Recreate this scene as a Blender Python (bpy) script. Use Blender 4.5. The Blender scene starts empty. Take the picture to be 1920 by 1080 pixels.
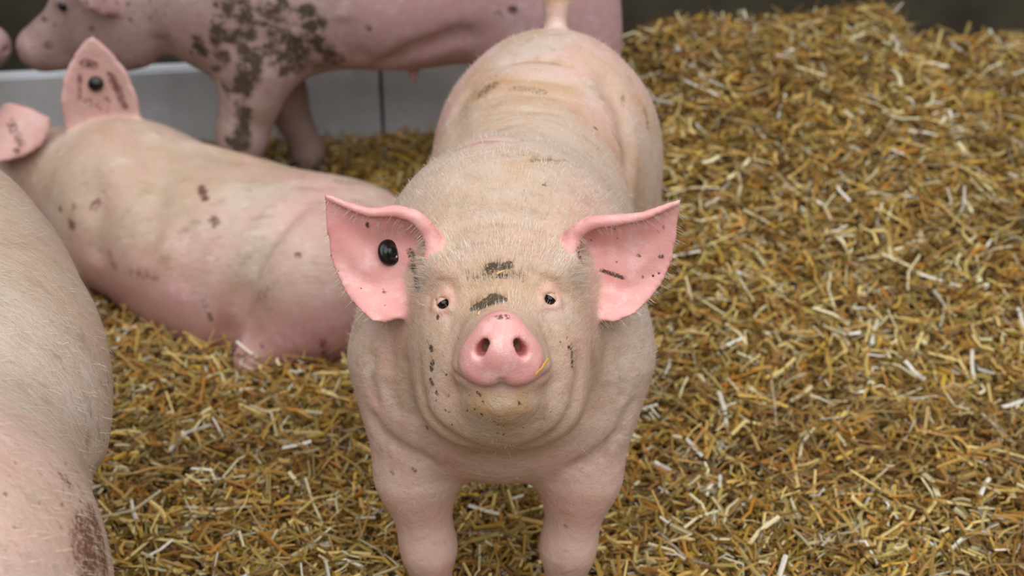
import bpy, math, random
import numpy as np
from mathutils import Vector, Matrix
from mathutils.kdtree import KDTree

# ------------------------------------------------------------------ camera, light, exposure
SC = bpy.context.scene
COL = SC.collection
FPX = 2600.0                      # focal length in pixels of the 1920 px wide frame
PITCH = math.radians(30.0)
CAM = np.array([0.0, 0.0, 1.46])
cam_data = bpy.data.cameras.new('camera')
cam_data.sensor_width = 36.0
cam_data.lens = FPX / 1920 * 36
cam_data.dof.use_dof = True
cam_data.dof.focus_distance = 1.66
cam_data.dof.aperture_fstop = 3.6
cam = bpy.data.objects.new('camera', cam_data)
cam.location = CAM
cam.rotation_euler = (math.pi / 2 - PITCH, 0, 0)
COL.objects.link(cam)
SC.camera = cam

world = bpy.data.worlds.new('overcast_sky')
SC.world = world
world.use_nodes = True
bg = world.node_tree.nodes['Background']
bg.inputs['Color'].default_value = (0.86, 0.93, 1.0, 1)
bg.inputs['Strength'].default_value = 0.13

sun_data = bpy.data.lights.new('open_sky_overhead_offscreen', 'SUN')
sun_data.energy = 3.55
sun_data.angle = math.radians(90)
sun_data.color = (1.0, 0.98, 0.955)
sun = bpy.data.objects.new('open_sky_overhead_offscreen', sun_data)
sun.rotation_euler = Vector((-0.12, 0.34, -1.0)).to_track_quat('-Z', 'Y').to_euler()
sun.location = (0.5, 0, 4)
COL.objects.link(sun)

SC.view_settings.view_transform = 'Standard'
SC.view_settings.look = 'None'
SC.view_settings.exposure = 0.08
SC.view_settings.gamma = 1.0
SC.view_settings.use_curve_mapping = False

RNG = np.random.default_rng(7)
random.seed(7)

# ------------------------------------------------------------------ node helpers
def srgb(r, g, b):
    f = lambda c: ((c / 255 + 0.055) / 1.055) ** 2.4 if c / 255 > 0.04045 else c / 255 / 12.92
    return (f(r), f(g), f(b), 1.0)

class NT:
    def __init__(self, name):
        self.m = bpy.data.materials.new(name)
        self.m.use_nodes = True
        self.t = self.m.node_tree
        self.b = self.t.nodes['Principled BSDF']
    def n(self, typ, **kw):
        nd = self.t.nodes.new(typ)
        for k, v in kw.items():
            if k in nd.inputs: nd.inputs[k].default_value = v
            else: setattr(nd, k, v)
        return nd
    def l(self, a, b): self.t.links.new(a, b)
    def mix(self, fac, a, b, mode='MIX'):
        nd = self.t.nodes.new('ShaderNodeMix'); nd.data_type = 'RGBA'; nd.blend_type = mode
        for sock, v in ((nd.inputs[0], fac), (nd.inputs[6], a), (nd.inputs[7], b)):
            if isinstance(v, bpy.types.NodeSocket): self.l(v, sock)
            else: sock.default_value = v
        return nd.outputs[2]
    def math(self, op, a, b=0.0, clamp=False):
        nd = self.t.nodes.new('ShaderNodeMath'); nd.operation = op; nd.use_clamp = clamp
        for sock, v in ((nd.inputs[0], a), (nd.inputs[1], b)):
            if isinstance(v, bpy.types.NodeSocket): self.l(v, sock)
            else: sock.default_value = v
        return nd.outputs[0]
    def ramp(self, fac, lo, hi):
        nd = self.t.nodes.new('ShaderNodeMapRange'); nd.interpolation_type = 'SMOOTHSTEP'
        self.l(fac, nd.inputs[0]); nd.inputs[1].default_value = lo; nd.inputs[2].default_value = hi
        return nd.outputs[0]
    def noise(self, scale, detail=4, rough=0.6, vec=None):
        nd = self.n('ShaderNodeTexNoise'); nd.inputs['Scale'].default_value = scale
        nd.inputs['Detail'].default_value = detail; nd.inputs['Roughness'].default_value = rough
        if vec is None:
            if not hasattr(self, 'tc'): self.tc = self.n('ShaderNodeTexCoord')
            vec = self.tc.outputs['Object']
        self.l(vec, nd.inputs['Vector'])
        return nd.outputs['Fac']

def pig_skin(name, cream, pink, ochre, dirt, sss=0.07, dscale=260):
    k = NT(name)
    att = k.n('ShaderNodeAttribute', attribute_name='paint')
    sep = k.n('ShaderNodeSeparateColor'); k.l(att.outputs['Color'], sep.inputs[0])
    P, D, O = sep.outputs[0], sep.outputs[1], sep.outputs[2]
    big = k.noise(7, 3); mid = k.noise(30, 4); fine = k.noise(170, 3)
    c = k.mix(k.ramp(big, 0.38, 0.66), cream, tuple(0.6 * a + 0.4 * b for a, b in zip(cream, pink)))
    c = k.mix(k.math('MULTIPLY', k.ramp(mid, 0.45, 0.75), 0.35), c, ochre)
    stv = k.n('ShaderNodeMapping'); stv.inputs['Scale'].default_value = (1.0, 2.0, 1.3); k.l(k.tc.outputs['Object'], stv.inputs['Vector'])
    stain = k.ramp(k.noise(14, 7, 0.68, stv.outputs[0]), 0.52, 0.70)
    c = k.mix(k.math('MULTIPLY', stain, 0.5), c, tuple(0.55 * a for a in ochre[:3]) + (1,))
    pale = k.ramp(k.noise(22, 5, 0.6, stv.outputs[0]), 0.55, 0.72)
    c = k.mix(k.math('MULTIPLY', pale, 0.35), c, srgb(232, 222, 218))
    c = k.mix(k.math('MULTIPLY', O, k.math('ADD', 0.55, k.math('MULTIPLY', mid, 0.8)), True), c, ochre)
    rosy = k.mix(k.ramp(k.noise(48, 5, 0.6), 0.46, 0.68), pink, tuple(min(0.95, a * f) for a, f in zip(pink, (1.08, 1.38, 1.40, 1))))
    rosy = k.mix(k.math('MULTIPLY', k.ramp(k.noise(24, 3, 0.5), 0.52, 0.72), 0.6), rosy, tuple(a * b for a, b in zip(pink, (0.92, 0.72, 0.72, 1))))
    c = k.mix(k.math('MULTIPLY', P, k.math('ADD', 0.75, k.math('MULTIPLY', mid, 0.4)), True), c, rosy)
    dm = k.math('MULTIPLY', D, k.math('ADD', -1.1, k.math('MULTIPLY', k.noise(dscale, 6, 0.75), 3.9)))
    dm = k.ramp(dm, 0.22, 0.85)
    c = k.mix(k.math('MULTIPLY', dm, 0.9), c, k.mix(mid, dirt, tuple(x * 0.45 for x in dirt[:3]) + (1,)))
    c = k.mix(k.math('MULTIPLY', k.ramp(fine, 0.62, 0.8), 0.18), c, dirt)
    k.l(c, k.b.inputs['Base Color'])
    wet = k.math('MULTIPLY', att.outputs['Alpha'], -0.38)
    k.l(k.math('ADD', k.math('ADD', 0.50, k.math('MULTIPLY', dm, 0.3)), wet), k.b.inputs['Roughness'])
    k.b.inputs['Subsurface Weight'].default_value = sss
    k.b.inputs['Subsurface Radius'].default_value = (1.0, 0.35, 0.2)
    k.b.inputs['Subsurface Scale'].default_value = 0.012
    mp = k.n('ShaderNodeMapping'); mp.inputs['Scale'].default_value = (1, 2.6, 1)
    k.l(k.tc.outputs['Object'], mp.inputs['Vector'])
    h = k.math('ADD', k.math('MULTIPLY', k.noise(60, 4, 0.6, mp.outputs[0]), 1.0), k.math('MULTIPLY', k.noise(420, 2), k.math('ADD', 0.25, k.math('MULTIPLY', att.outputs['Alpha'], 0.9))))
    bp = k.n('ShaderNodeBump'); k.l(k.math('SUBTRACT', 0.42, k.math('MULTIPLY', P, 0.28)), bp.inputs['Strength']); bp.inputs['Distance'].default_value = 0.007
    k.l(h, bp.inputs['Height']); k.l(bp.outputs[0], k.b.inputs['Normal'])
    return k.m

def plain(name, col, rough=0.5, var=0.0, scale=20, bump=0.0):
    k = NT(name)
    nz = k.noise(scale, 5)
    dark = tuple(x * (1 - var) for x in col[:3]) + (1,)
    k.l(k.mix(k.ramp(nz, 0.3, 0.7), dark, col), k.b.inputs['Base Color'])
    k.b.inputs['Roughness'].default_value = rough
    if bump:
        bp = k.n('ShaderNodeBump'); bp.inputs['Strength'].default_value = bump; bp.inputs['Distance'].default_value = 0.01
        k.l(nz, bp.inputs['Height']); k.l(bp.outputs[0], k.b.inputs['Normal'])
    return k.m

def attr_mat(name, rough=0.6, trans=0.0):
    k = NT(name)
    att = k.n('ShaderNodeAttribute', attribute_name='tint')
    nz = k.noise(300, 3)
    c = k.mix(k.math('MULTIPLY', k.ramp(nz, 0.35, 0.75), 0.35), att.outputs['Color'], (0.25, 0.15, 0.05, 1))
    k.l(c, k.b.inputs['Base Color'])
    k.b.inputs['Roughness'].default_value = rough
    return k.m

# ------------------------------------------------------------------ mesh helpers
def make_mesh(name, V, F, mat, smooth=True):
    V = np.asarray(V, np.float32); F = np.asarray(F, np.int32)
    me = bpy.data.meshes.new(name)
    n, m = len(F), F.shape[1]
    me.vertices.add(len(V)); me.vertices.foreach_set('co', V.ravel())
    me.loops.add(n * m); me.loops.foreach_set('vertex_index', F.ravel())
    me.polygons.add(n)
    me.polygons.foreach_set('loop_start', np.arange(0, n * m, m, dtype=np.int32))
    me.polygons.foreach_set('loop_total', np.full(n, m, np.int32))
    me.update(calc_edges=True); me.validate()
    me.polygons.foreach_set('use_smooth', np.full(len(me.polygons), smooth))
    if mat: me.materials.append(mat)
    return me

def add_obj(name, me, parent=None, loc=None):
    o = bpy.data.objects.new(name, me); COL.objects.link(o)
    if parent is not None:
        o.parent = parent
        o.matrix_parent_inverse = Matrix.Translation(-Vector(parent.location))
    if loc is not None: o.location = loc
    return o

def thing(name, label, cat, loc=(0, 0, 0), group=None):
    o = bpy.data.objects.new(name, None); COL.objects.link(o)
    o.location = loc; o.empty_display_size = 0.1
    o['label'] = label; o['category'] = cat
    if group: o['group'] = group
    return o

def color_attr(me, name, arr):
    a = me.color_attributes.new(name, 'FLOAT_COLOR', 'POINT')
    a.data.foreach_set('color', np.asarray(arr, np.float32).ravel())

def ray_dir(px, py):
    px = np.asarray(px, float); py = np.asarray(py, float)
    cx = (px - 960) / FPX; cy = (540 - py) / FPX
    c, s = math.cos(PITCH), math.sin(PITCH)
    d = np.stack([cx, c + cy * s, -s + cy * c], -1)
    return d / np.linalg.norm(d, axis=-1, keepdims=True)

# ------------------------------------------------------------------ signed distance bodies
def smin(a, b, k):
    h = np.clip(0.5 + 0.5 * (b - a) / k, 0, 1)
    return b + (a - b) * h - k * h * (1 - h)

class Body:
    """a soft body: ellipsoids, tapered limbs, ears, carved hollows and skin folds blended into one surface"""
    def __init__(self): self.prims = []; self.ears = []; self.folds = []; self.carves = []
    def ell(self, c, r, k=0.05, R=None):
        c = np.array(c, float); r = np.array(r, float)
        self.prims.append(('e', c, r, k, R, c, max(r)))
    def limb(self, pts, k=0.04):
        for (a, ra), (b, rb) in zip(pts[:-1], pts[1:]):
            a = np.array(a, float); b = np.array(b, float)
            self.prims.append(('c', a, b, ra, rb, k, (a + b) / 2, np.linalg.norm(b - a) / 2 + max(ra, rb)))
            k = min(k, 0.03)
    def fun(self, f, c, rad, k): self.prims.append(('f', f, k, np.array(c, float), rad))
    def ear(self, cloud, half, k=0.012):
        kd = KDTree(len(cloud))
        for i, p in enumerate(cloud): kd.insert(p, i)
        kd.balance()
        self.ears.append((kd, half, k, cloud.min(0) - 0.03, cloud.max(0) + 0.03))
    def fold(self, pts, depth, w): self.folds.append((np.array(pts, float), depth, w))
    def carve(self, a, b, ra, rb, k): self.carves.append((np.array(a, float), np.array(b, float), ra, rb, k))
    @staticmethod
    def cone(P, a, b, ra, rb):
        ba = b - a
        t = np.clip((P - a) @ ba / (ba @ ba), 0, 1)
        return np.linalg.norm(P - a - t[:, None] * ba, axis=1) - (ra + (rb - ra) * t)
    def ear_dist(self, P):
        out = np.full(len(P), 0.05)
        for kd, half, k, lo, hi in self.ears:
            m = np.where(((P > lo) & (P < hi)).all(1))[0]
            for i in m:
                co, idx, ds = kd.find(P[i])
                v = ds - half[idx]
                if v < out[i]: out[i] = v
        return out
    def __call__(self, P, ears=True, detail=True):
        P = np.asarray(P, float)
        if len(P) > 12000:                       # work block by block so that far primitives are skipped
            kq = np.floor((P - P.min(0)) / 0.085).astype(np.int64)
            order = np.argsort(kq[:, 0] * 1000000 + kq[:, 1] * 1000 + kq[:, 2], kind='stable')
            out = np.empty(len(P))
            for j in range(0, len(P), 6000):
                ii = order[j:j + 6000]; out[ii] = self(P[ii], ears, detail)
            return out
        d = np.full(len(P), 0.12)
        plo = P.min(0); phi = P.max(0)
        for pr in self.prims:
            if pr[0] == 'e': k, cc, rad = pr[3], pr[5], pr[6]
            elif pr[0] == 'c': k, cc, rad = pr[5], pr[6], pr[7]
            else: k, cc, rad = pr[2], pr[3], pr[4]
            mg = rad + k + 0.05
            if (cc + mg < plo).any() or (cc - mg > phi).any(): continue
            idx = np.where((np.abs(P - cc) < mg).all(1))[0]
            if len(idx) == 0: continue
            Q = P[idx]
            if pr[0] == 'e':
                q = Q - pr[1]
                if pr[4] is not None: q = q @ pr[4]
                r = pr[2]
                k0 = np.linalg.norm(q / r, axis=1); k1 = np.linalg.norm(q / (r * r), axis=1) + 1e-9
                v = np.where(k0 < 1e-3, -min(r), k0 * (k0 - 1) / k1)
            elif pr[0] == 'c': v = self.cone(Q, pr[1], pr[2], pr[3], pr[4])
            else: v = pr[1](Q)
            d[idx] = smin(d[idx], v, k)
        if ears and self.ears:
            e = self.ear_dist(P); d = smin(d, e, self.ears[0][2])
        if detail:
            for pts, depth, w in self.folds:
                lo = pts.min(0) - 3 * w; hi = pts.max(0) + 3 * w
                if (hi < plo).any() or (lo > phi).any(): continue
                idx = np.where(((P > lo) & (P < hi)).all(1))[0]
                if len(idx) == 0: continue
                Q = P[idx]; dd = np.full(len(idx), 1e9); tt = np.zeros(len(idx)); n = len(pts) - 1
                for j, (a, b) in enumerate(zip(pts[:-1], pts[1:])):
                    ba = b - a
                    t = np.clip((Q - a) @ ba / (ba @ ba + 1e-12), 0, 1)
                    v = np.linalg.norm(Q - a - t[:, None] * ba, axis=1)
                    tt = np.where(v < dd, (j + t) / n, tt); dd = np.minimum(dd, v)
                fade = np.clip(np.minimum(tt, 1 - tt) * 5 + 0.15, 0, 1)
                d[idx] += depth * fade * np.exp(-(dd / w) ** 2)
            for a, b, ra, rb, k in self.carves:
                mg = max(ra, rb) + k + 0.02 + np.linalg.norm(b - a) / 2
                if ((a + b) / 2 + mg < plo).any() or ((a + b) / 2 - mg > phi).any(): continue
                idx = np.where((np.abs(P - (a + b) / 2) < mg).all(1))[0]
                if len(idx): d[idx] = -smin(-d[idx], self.cone(P[idx], a, b, ra, rb), k)
        return d
    def hit(self, px):
        """points of the skin met by view lines"""
        px = np.asarray(px, float).reshape(-1, 2)
        D = ray_dir(px[:, 0], px[:, 1]); t = np.full(len(px), 0.8)
        for _ in range(90): t += np.clip(self(CAM + t[:, None] * D, ears=True, detail=False), -0.05, 0.1) * 0.7
        return CAM + t[:, None] * D
    def pfold(self, px, depth, w): self.fold(self.hit(px), depth, w)
    def mesh(self, lo, hi, h):
        lo = np.array(lo, float); hi = np.array(hi, float); S = 4
        nc = np.ceil((hi - lo) / (h * S)).astype(int) + 1
        H = h * S
        gi = np.stack(np.meshgrid(*[np.arange(n) for n in nc], indexing='ij'), -1).reshape(-1, 3)
        dc = self(lo + gi * H).reshape(nc)
        near = np.abs(dc) < H * 2.0
        cell = np.zeros(nc - 1, bool)
        for dx in (0, 1):
            for dy in (0, 1):
                for dz in (0, 1): cell |= near[dx:nc[0] - 1 + dx, dy:nc[1] - 1 + dy, dz:nc[2] - 1 + dz]
        nf = (nc - 1) * S + 1
        D = np.full(nf, 0.1, np.float32)
        base = np.where(dc[:-1, :-1, :-1] < 0, -0.1, 0.1).astype(np.float32)
        up = base.repeat(S, 0).repeat(S, 1).repeat(S, 2)
        D[:-1, :-1, :-1] = up
        act = np.zeros(nf, bool)
        fa = cell.repeat(S, 0).repeat(S, 1).repeat(S, 2)
        act[:-1, :-1, :-1] |= fa; act[1:, :-1, :-1] |= fa; act[:-1, 1:, :-1] |= fa; act[:-1, :-1, 1:] |= fa
        act[1:, 1:, :-1] |= fa; act[1:, :-1, 1:] |= fa; act[:-1, 1:, 1:] |= fa; act[1:, 1:, 1:] |= fa
        idx = np.argwhere(act)
        D[act] = self(lo + idx * h)
        s = D < 0
        cnt = np.zeros(np.array(nf) - 1, np.int8)
        offs = [(a, b, c) for a in (0, 1) for b in (0, 1) for c in (0, 1)]
        for a, b, c in offs: cnt += s[a:nf[0] - 1 + a, b:nf[1] - 1 + b, c:nf[2] - 1 + c]
        mixc = (cnt > 0) & (cnt < 8)
        ci = np.argwhere(mixc)
        vid = np.full(mixc.shape, -1, np.int32); vid[mixc] = np.arange(len(ci))
        acc = np.zeros((len(ci), 3)); num = np.zeros(len(ci))
        for a in offs:
            for ax in range(3):
                if a[ax]: continue
                b = list(a); b[ax] = 1
                va = D[ci[:, 0] + a[0], ci[:, 1] + a[1], ci[:, 2] + a[2]]
                vb = D[ci[:, 0] + b[0], ci[:, 1] + b[1], ci[:, 2] + b[2]]
                cr = (va < 0) != (vb < 0)
                t = np.where(cr, va / np.where(cr, va - vb, 1), 0)
                p = np.array(a, float)[None].repeat(len(ci), 0); p[:, ax] += t
                acc += p * cr[:, None]; num += cr
        V = lo + (ci + acc / num[:, None]) * h
        F = []
        for ax in range(3):
            o1, o2 = [(1, 2), (2, 0), (0, 1)][ax]
            sl0 = [slice(None)] * 3; sl1 = [slice(None)] * 3
            sl0[ax] = slice(0, -1); sl1[ax] = slice(1, None)
            ch = np.argwhere(s[tuple(sl0)] != s[tuple(sl1)])
            ch = ch[(ch[:, o1] > 0) & (ch[:, o2] > 0) & (ch[:, o1] < nf[o1] - 1) & (ch[:, o2] < nf[o2] - 1)]
            e1 = np.zeros(3, int); e1[o1] = 1; e2 = np.zeros(3, int); e2[o2] = 1
            q = [vid[tuple((ch - x).T)] for x in (e1 + e2, e2, 0 * e1, e1)]
            q = np.stack(q, 1)
            inside0 = s[tuple(ch.T)]
            q = np.where(inside0[:, None], q, q[:, ::-1])
            F.append(q)
        F = np.concatenate(F); F = F[(F >= 0).all(1)]
        # relax, then settle back onto the surface
        E = np.concatenate([F[:, [0, 1]], F[:, [1, 2]], F[:, [2, 3]], F[:, [3, 0]]]); E = np.concatenate([E, E[:, ::-1]])
        n = len(V); deg = np.maximum(np.bincount(E[:, 0], minlength=n), 1)
        def relax(V, f):
            A = np.stack([np.bincount(E[:, 0], weights=V[E[:, 1], i], minlength=n) for i in range(3)], 1) / deg[:, None]
            return V + f * (A - V)
        V = relax(relax(V, 0.5), 0.5)
        ed = self.ear_dist(V) if self.ears else np.full(n, 1.0)
        far = ed > 0.012
        W = V[far]; e = h * 0.4
        for _ in range(2):
            d0 = self(W, ears=False)
            g = np.stack([(self(W + e * ax, ears=False) - self(W - e * ax, ears=False)) / (2 * e) for ax in np.eye(3)], 1)
            W = W - np.clip(d0, -h, h)[:, None] * g / np.maximum((g * g).sum(1), 0.3)[:, None]
        V[far] = W
        V = relax(V, 0.25)
        self.ed = self.ear_dist(V) if self.ears else ed
        return V, F

def vert_normals(V, F):
    fn = np.cross(V[F[:, 2]] - V[F[:, 0]], V[F[:, 3]] - V[F[:, 1]])
    N = np.zeros_like(V)
    for j in range(4):
        for i in range(3): N[:, i] += np.bincount(F[:, j], weights=fn[:, i], minlength=len(V))
    return N / (np.linalg.norm(N, axis=1, keepdims=True) + 1e-12)

def spots(V, segs):
    """strength field of blotches: segs = (point a, point b, radius, strength)"""
    out = np.zeros(len(V))
    for a, b, r, st in segs:
        lo = np.minimum(a, b) - 2 * r; hi = np.maximum(a, b) + 2 * r
        i = np.where(((V > lo) & (V < hi)).all(1))[0]
        if len(i) == 0: continue
        ba = b - a
        t = np.clip((V[i] - a) @ ba / (ba @ ba + 1e-9), 0, 1)
        d = np.linalg.norm(V[i] - a - t[:, None] * ba, axis=1)
        out[i] = np.maximum(out[i], st * np.clip(1.35 - d / r * 0.75, 0, 1))
    return out

def pix_spots(body, lst):
    """(x1,y1,x2,y2,radius px,strength) on the photographed skin -> blotches on the body"""
    L = np.array(lst, float)
    A = body.hit(L[:, :2]); B = body.hit(L[:, 2:4])
    dist = np.linalg.norm(A - CAM, axis=1)
    return [(A[i], B[i] if np.linalg.norm(A[i] - B[i]) < 0.2 else A[i], L[i, 4] * dist[i] / FPX, L[i, 5]) for i in range(len(L))]

def smooth01(x, a, b):
    t = np.clip((x - a) / (b - a), 0, 1); return t * t * (3 - 2 * t)

# ------------------------------------------------------------------ ears
def coons(top, outer, bottom, base, n=60, m=60):
    """patch between four 2-D boundary polylines; s runs base to tip, t runs top to bottom"""
    def poly(pts, u):
        pts = np.array(pts, float); L = np.r_[0, np.cumsum(np.linalg.norm(np.diff(pts, axis=0), axis=1))]; L /= L[-1]
        f = [np.interp(u, L, pts[:, i]) for i in range(2)]
        P = np.stack(f, 1)
        for _ in range(6): P[1:-1] = (P[:-2] + 2 * P[1:-1] + P[2:]) / 4
        return P
    s = np.linspace(0, 1, n); t = np.linspace(0, 1, m)
    T = poly(top, s); Bt = poly(bottom, s); L = poly(base, t); R = poly(outer, t)
    S_, T_ = np.meshgrid(s, t, indexing='ij'); S3 = S_[..., None]; T3 = T_[..., None]
    C = (1 - T3) * T[:, None] + T3 * Bt[:, None] + (1 - S3) * L[None] + S3 * R[None]
    C -= (1 - S3) * (1 - T3) * T[0] + S3 * (1 - T3) * T[-1] + (1 - S3) * T3 * Bt[0] + S3 * T3 * Bt[-1]
    return S_, T_, C

def leaf_ear(base, along, normal, length, width, cup=0.03, bend=0.0, half=0.0062, n=60, m=48):
    base = np.array(base, float); a = np.array(along, float); a /= np.linalg.norm(a)
    nn = np.array(normal, float); nn -= a * (nn @ a); nn /= np.linalg.norm(nn); w = np.cross(a, nn)
    s, t = np.meshgrid(np.linspace(0, 1, n), np.linspace(-1, 1, m), indexing='ij')
    prof = np.interp(s, [0, 0.15, 0.4, 0.65, 0.85, 0.95, 1], [0.92, 0.98, 1, 0.82, 0.46, 0.24, 0.06])
    P = base + (s * length)[..., None] * a + (t * prof * width / 2)[..., None] * w
    P = P + ((t * prof) ** 2 * cup + bend * s * s)[..., None] * nn
    P = P.reshape(-1, 3)
    return P, np.full(len(P), half) * (1.25 - 0.55 * s.ravel())

# ------------------------------------------------------------------ ground
def vnoise(x, y, sc, seed):
    r = np.random.default_rng(seed); T = r.random((64, 64))
    u = x * sc + 31.7; v = y * sc + 17.3
    i = np.floor(u).astype(int); j = np.floor(v).astype(int); fx = u - i; fy = v - j
    fx = fx * fx * (3 - 2 * fx); fy = fy * fy * (3 - 2 * fy); g = lambda a, b: T[a % 64, b % 64]
    return (g(i, j) * (1 - fx) + g(i + 1, j) * fx) * (1 - fy) + (g(i, j + 1) * (1 - fx) + g(i + 1, j + 1) * fx) * fy

WALL_A = 0.14                                   # the back wall runs slightly away to the right
def wall_y(x): return 3.34 + WALL_A * (x + 0.3)
def ground(x, y):
    x = np.asarray(x, float); y = np.asarray(y, float)
    z = 0.035 * vnoise(x, y, 2.2, 1) + 0.02 * vnoise(x, y, 6, 2) - 0.012
    back = smooth01(y - wall_y(x), -1.5, -0.05)
    side = smooth01(x, -0.05, 0.42)
    drop = 1 - 0.36 * smooth01(x, 0.93, 1.06) * smooth01(y - wall_y(x), -0.9, -0.3)
    return z + 0.275 * back * side * drop

# ------------------------------------------------------------------ structure
def struct(o): o['kind'] = 'structure'; return o

M_FLOOR = plain('trodden_bedding', srgb(112, 78, 34), 0.95, 0.55, 60, 0.6)
M_WALL = plain('dark_damp_concrete', srgb(74, 69, 54), 0.8, 0.5, 5, 0.5)
M_WHITE = plain('scuffed_white_board', srgb(234, 240, 248), 0.55, 0.25, 6, 0.15)

gx = np.linspace(-3.2, 3.6, 200); gy = np.linspace(0.2, 4.2, 150)
GX, GY = np.meshgrid(gx, gy, indexing='ij')
GV = np.stack([GX, GY, ground(GX, GY) - 0.012], -1).reshape(-1, 3)
I = np.arange(200 * 150).reshape(200, 150)
GF = np.stack([I[:-1, :-1], I[1:, :-1], I[1:, 1:], I[:-1, 1:]], -1).reshape(-1, 4)
floor = struct(add_obj('floor', make_mesh('floor', GV, GF, M_FLOOR)))
floor['label'] = 'trodden brown bedding floor under the straw'

def box_mesh(name, lo, hi, mat, bev=0.0):
    import bmesh
    bm = bmesh.new(); bmesh.ops.create_cube(bm, size=1.0)
    lo = Vector(lo); hi = Vector(hi)
    for v in bm.verts: v.co = Vector(((v.co[i] + 0.5) * (hi[i] - lo[i]) + lo[i] for i in range(3)))
    if bev: bmesh.ops.bevel(bm, geom=bm.edges[:], offset=bev, segments=2, affect='EDGES')
    me = bpy.data.meshes.new(name); bm.to_mesh(me); bm.free(); me.materials.append(mat)
    return me

wang = math.atan(WALL_A)
wall = struct(add_obj('wall_back', box_mesh('wall_back', (-4, 0, -0.1), (4.2, 0.15, 2.6), M_WALL)))
wall.location = (-0.3, 3.36, 0); wall.rotation_euler = (0, 0, wang)
kerb = bpy.data.objects.new('trim_1', None); COL.objects.link(kerb)
kerb.location = wall.location; kerb.rotation_euler = wall.rotation_euler; struct(kerb)
x = -2.6
for i, w in enumerate((0.62, 0.7, 0.58, 0.66, 0.30, 0.40)):
    o = bpy.data.objects.new('panel', box_mesh('panel', (x + 0.004, -0.045 - 0.004 * (i % 2), -0.06), (x + w - 0.004, 0.0, 0.215), M_WHITE, 0.006))
    COL.objects.link(o); o.parent = kerb; x += w
o = bpy.data.objects.new('backing_strip', box_mesh('backing_strip', (-2.6, -0.02, -0.06), (x, 0.01, 0.205), M_WALL)); COL.objects.link(o); o.parent = kerb

# ------------------------------------------------------------------ pig materials
CREAM = srgb(208, 188, 175); PINK = srgb(240, 170, 166); OCHRE = srgb(198, 158, 116); DIRT = srgb(62, 50, 30)
M_MAIN = pig_skin('pig_skin_cream_pink', CREAM, PINK, OCHRE, DIRT)
M_NEAR = pig_skin('pig_skin_pale_bristly', srgb(204, 186, 172), srgb(222, 172, 160), srgb(186, 160, 132), srgb(124, 74, 46), 0.07, 180)
M_LYING = pig_skin('pig_skin_tan_rose', srgb(200, 182, 167), srgb(214, 156, 156), srgb(176, 146, 116), srgb(98, 48, 34), 0.07, 130)
M_STAND = pig_skin('pig_skin_muddy_rose', srgb(178, 156, 153), srgb(192, 150, 154), srgb(146, 122, 108), srgb(56, 46, 20), 0.05, 34)
M_EYE = plain('glossy_black_eye', srgb(14, 14, 20), 0.05)
M_TAG = plain('black_plastic_tag', srgb(16, 18, 18), 0.28, 0.2, 80)
M_TAG_GLINT = plain('pale_tag_glint', srgb(190, 190, 170), 0.5)  # pale colour standing in for a reflection on the tag
M_HOOF = plain('dark_horn', srgb(58, 46, 40), 0.6, 0.4, 40)
M_HAIR = attr_mat('pig_bristle', 0.45)

def lathe(name, prof, mat, seg=28):
    V, F = [], []
    for r, z in prof:
        for j in range(seg):
            a = 2 * math.pi * j / seg; V.append((r * math.cos(a), r * math.sin(a), z))
    for i in range(len(prof) - 1):
        for j in range(seg):
            k = (j + 1) % seg
            F.append((i * seg + j, i * seg + k, (i + 1) * seg + k, (i + 1) * seg + j))
    return make_mesh(name, V, F, mat)

def uv_ball(name, r, mat, seg=24):
    n = 14
    return lathe(name, [(max(1e-5, r * math.sin(math.pi * i / n)), -r * math.cos(math.pi * i / n)) for i in range(n + 1)], mat, seg)

def trotter_mesh():
    V, F = [], []
    for side in (-1, 1):                         # two claws, toes forward along +x
        b0 = len(V)
        for z, rx, ry, ox in ((-0.03, 0.034, 0.0185, 0.022), (0.0, 0.033, 0.018, 0.018), (0.02, 0.029, 0.0175, 0.010), (0.036, 0.026, 0.018, 0.004), (0.046, 0.020, 0.014, 0.0)):
            for j in range(16):
                a = 2 * math.pi * j / 16; ca = math.cos(a); V.append((ox + rx * ca * (1.15 if ca > 0 else 0.8), side * 0.0185 + ry * math.sin(a), z))
        for i in range(4):
            for j in range(16): F.append((b0 + i * 16 + j, b0 + i * 16 + (j + 1) % 16, b0 + (i + 1) * 16 + (j + 1) % 16, b0 + (i + 1) * 16 + j))
    return make_mesh('trotter', V, F, M_HOOF)
TROTTER = trotter_mesh()
def trotters(parent, feet):
    for p, hd in feet:
        o = add_obj('trotter', TROTTER, parent, (p[0], p[1], p[2])); o.rotation_euler = (0, 0, math.atan2(hd[1], hd[0]))

def bristles(name, parent, V, N, T, L, W, lift, tint):
    """short stiff hairs: one tapered blade each, rooted in the skin"""
    n = len(V)
    T = T - N * (T * N).sum(1, keepdims=True); T /= np.linalg.norm(T, axis=1, keepdims=True) + 1e-9
    T = T + RNG.normal(0, 0.22, T.shape); T /= np.linalg.norm(T, axis=1, keepdims=True)
    S = np.cross(T, N); S /= np.linalg.norm(S, axis=1, keepdims=True) + 1e-9
    W = W[:, None] if np.ndim(W) else W
    A = V - S * W * 0.5 - N * 0.001; B = V + S * W * 0.5 - N * 0.001
    mid = V + (T * 0.55 + N * lift) * L[:, None]
    tip = V + (T + N * lift * 1.3) * L[:, None]
    P = np.stack([A, B, mid + S * W * 0.35, mid - S * W * 0.35, tip], 1).reshape(-1, 3)
    b = np.arange(n)[:, None] * 5
    F = np.concatenate([b + [0, 1, 2], b + [0, 2, 3], b + [3, 2, 4]])
    me = make_mesh(name, P, F, M_HAIR)
    color_attr(me, 'tint', np.repeat(tint, 5, 0))
    o = add_obj(name, me, parent); o['kind'] = 'stuff'
    return o

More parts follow.
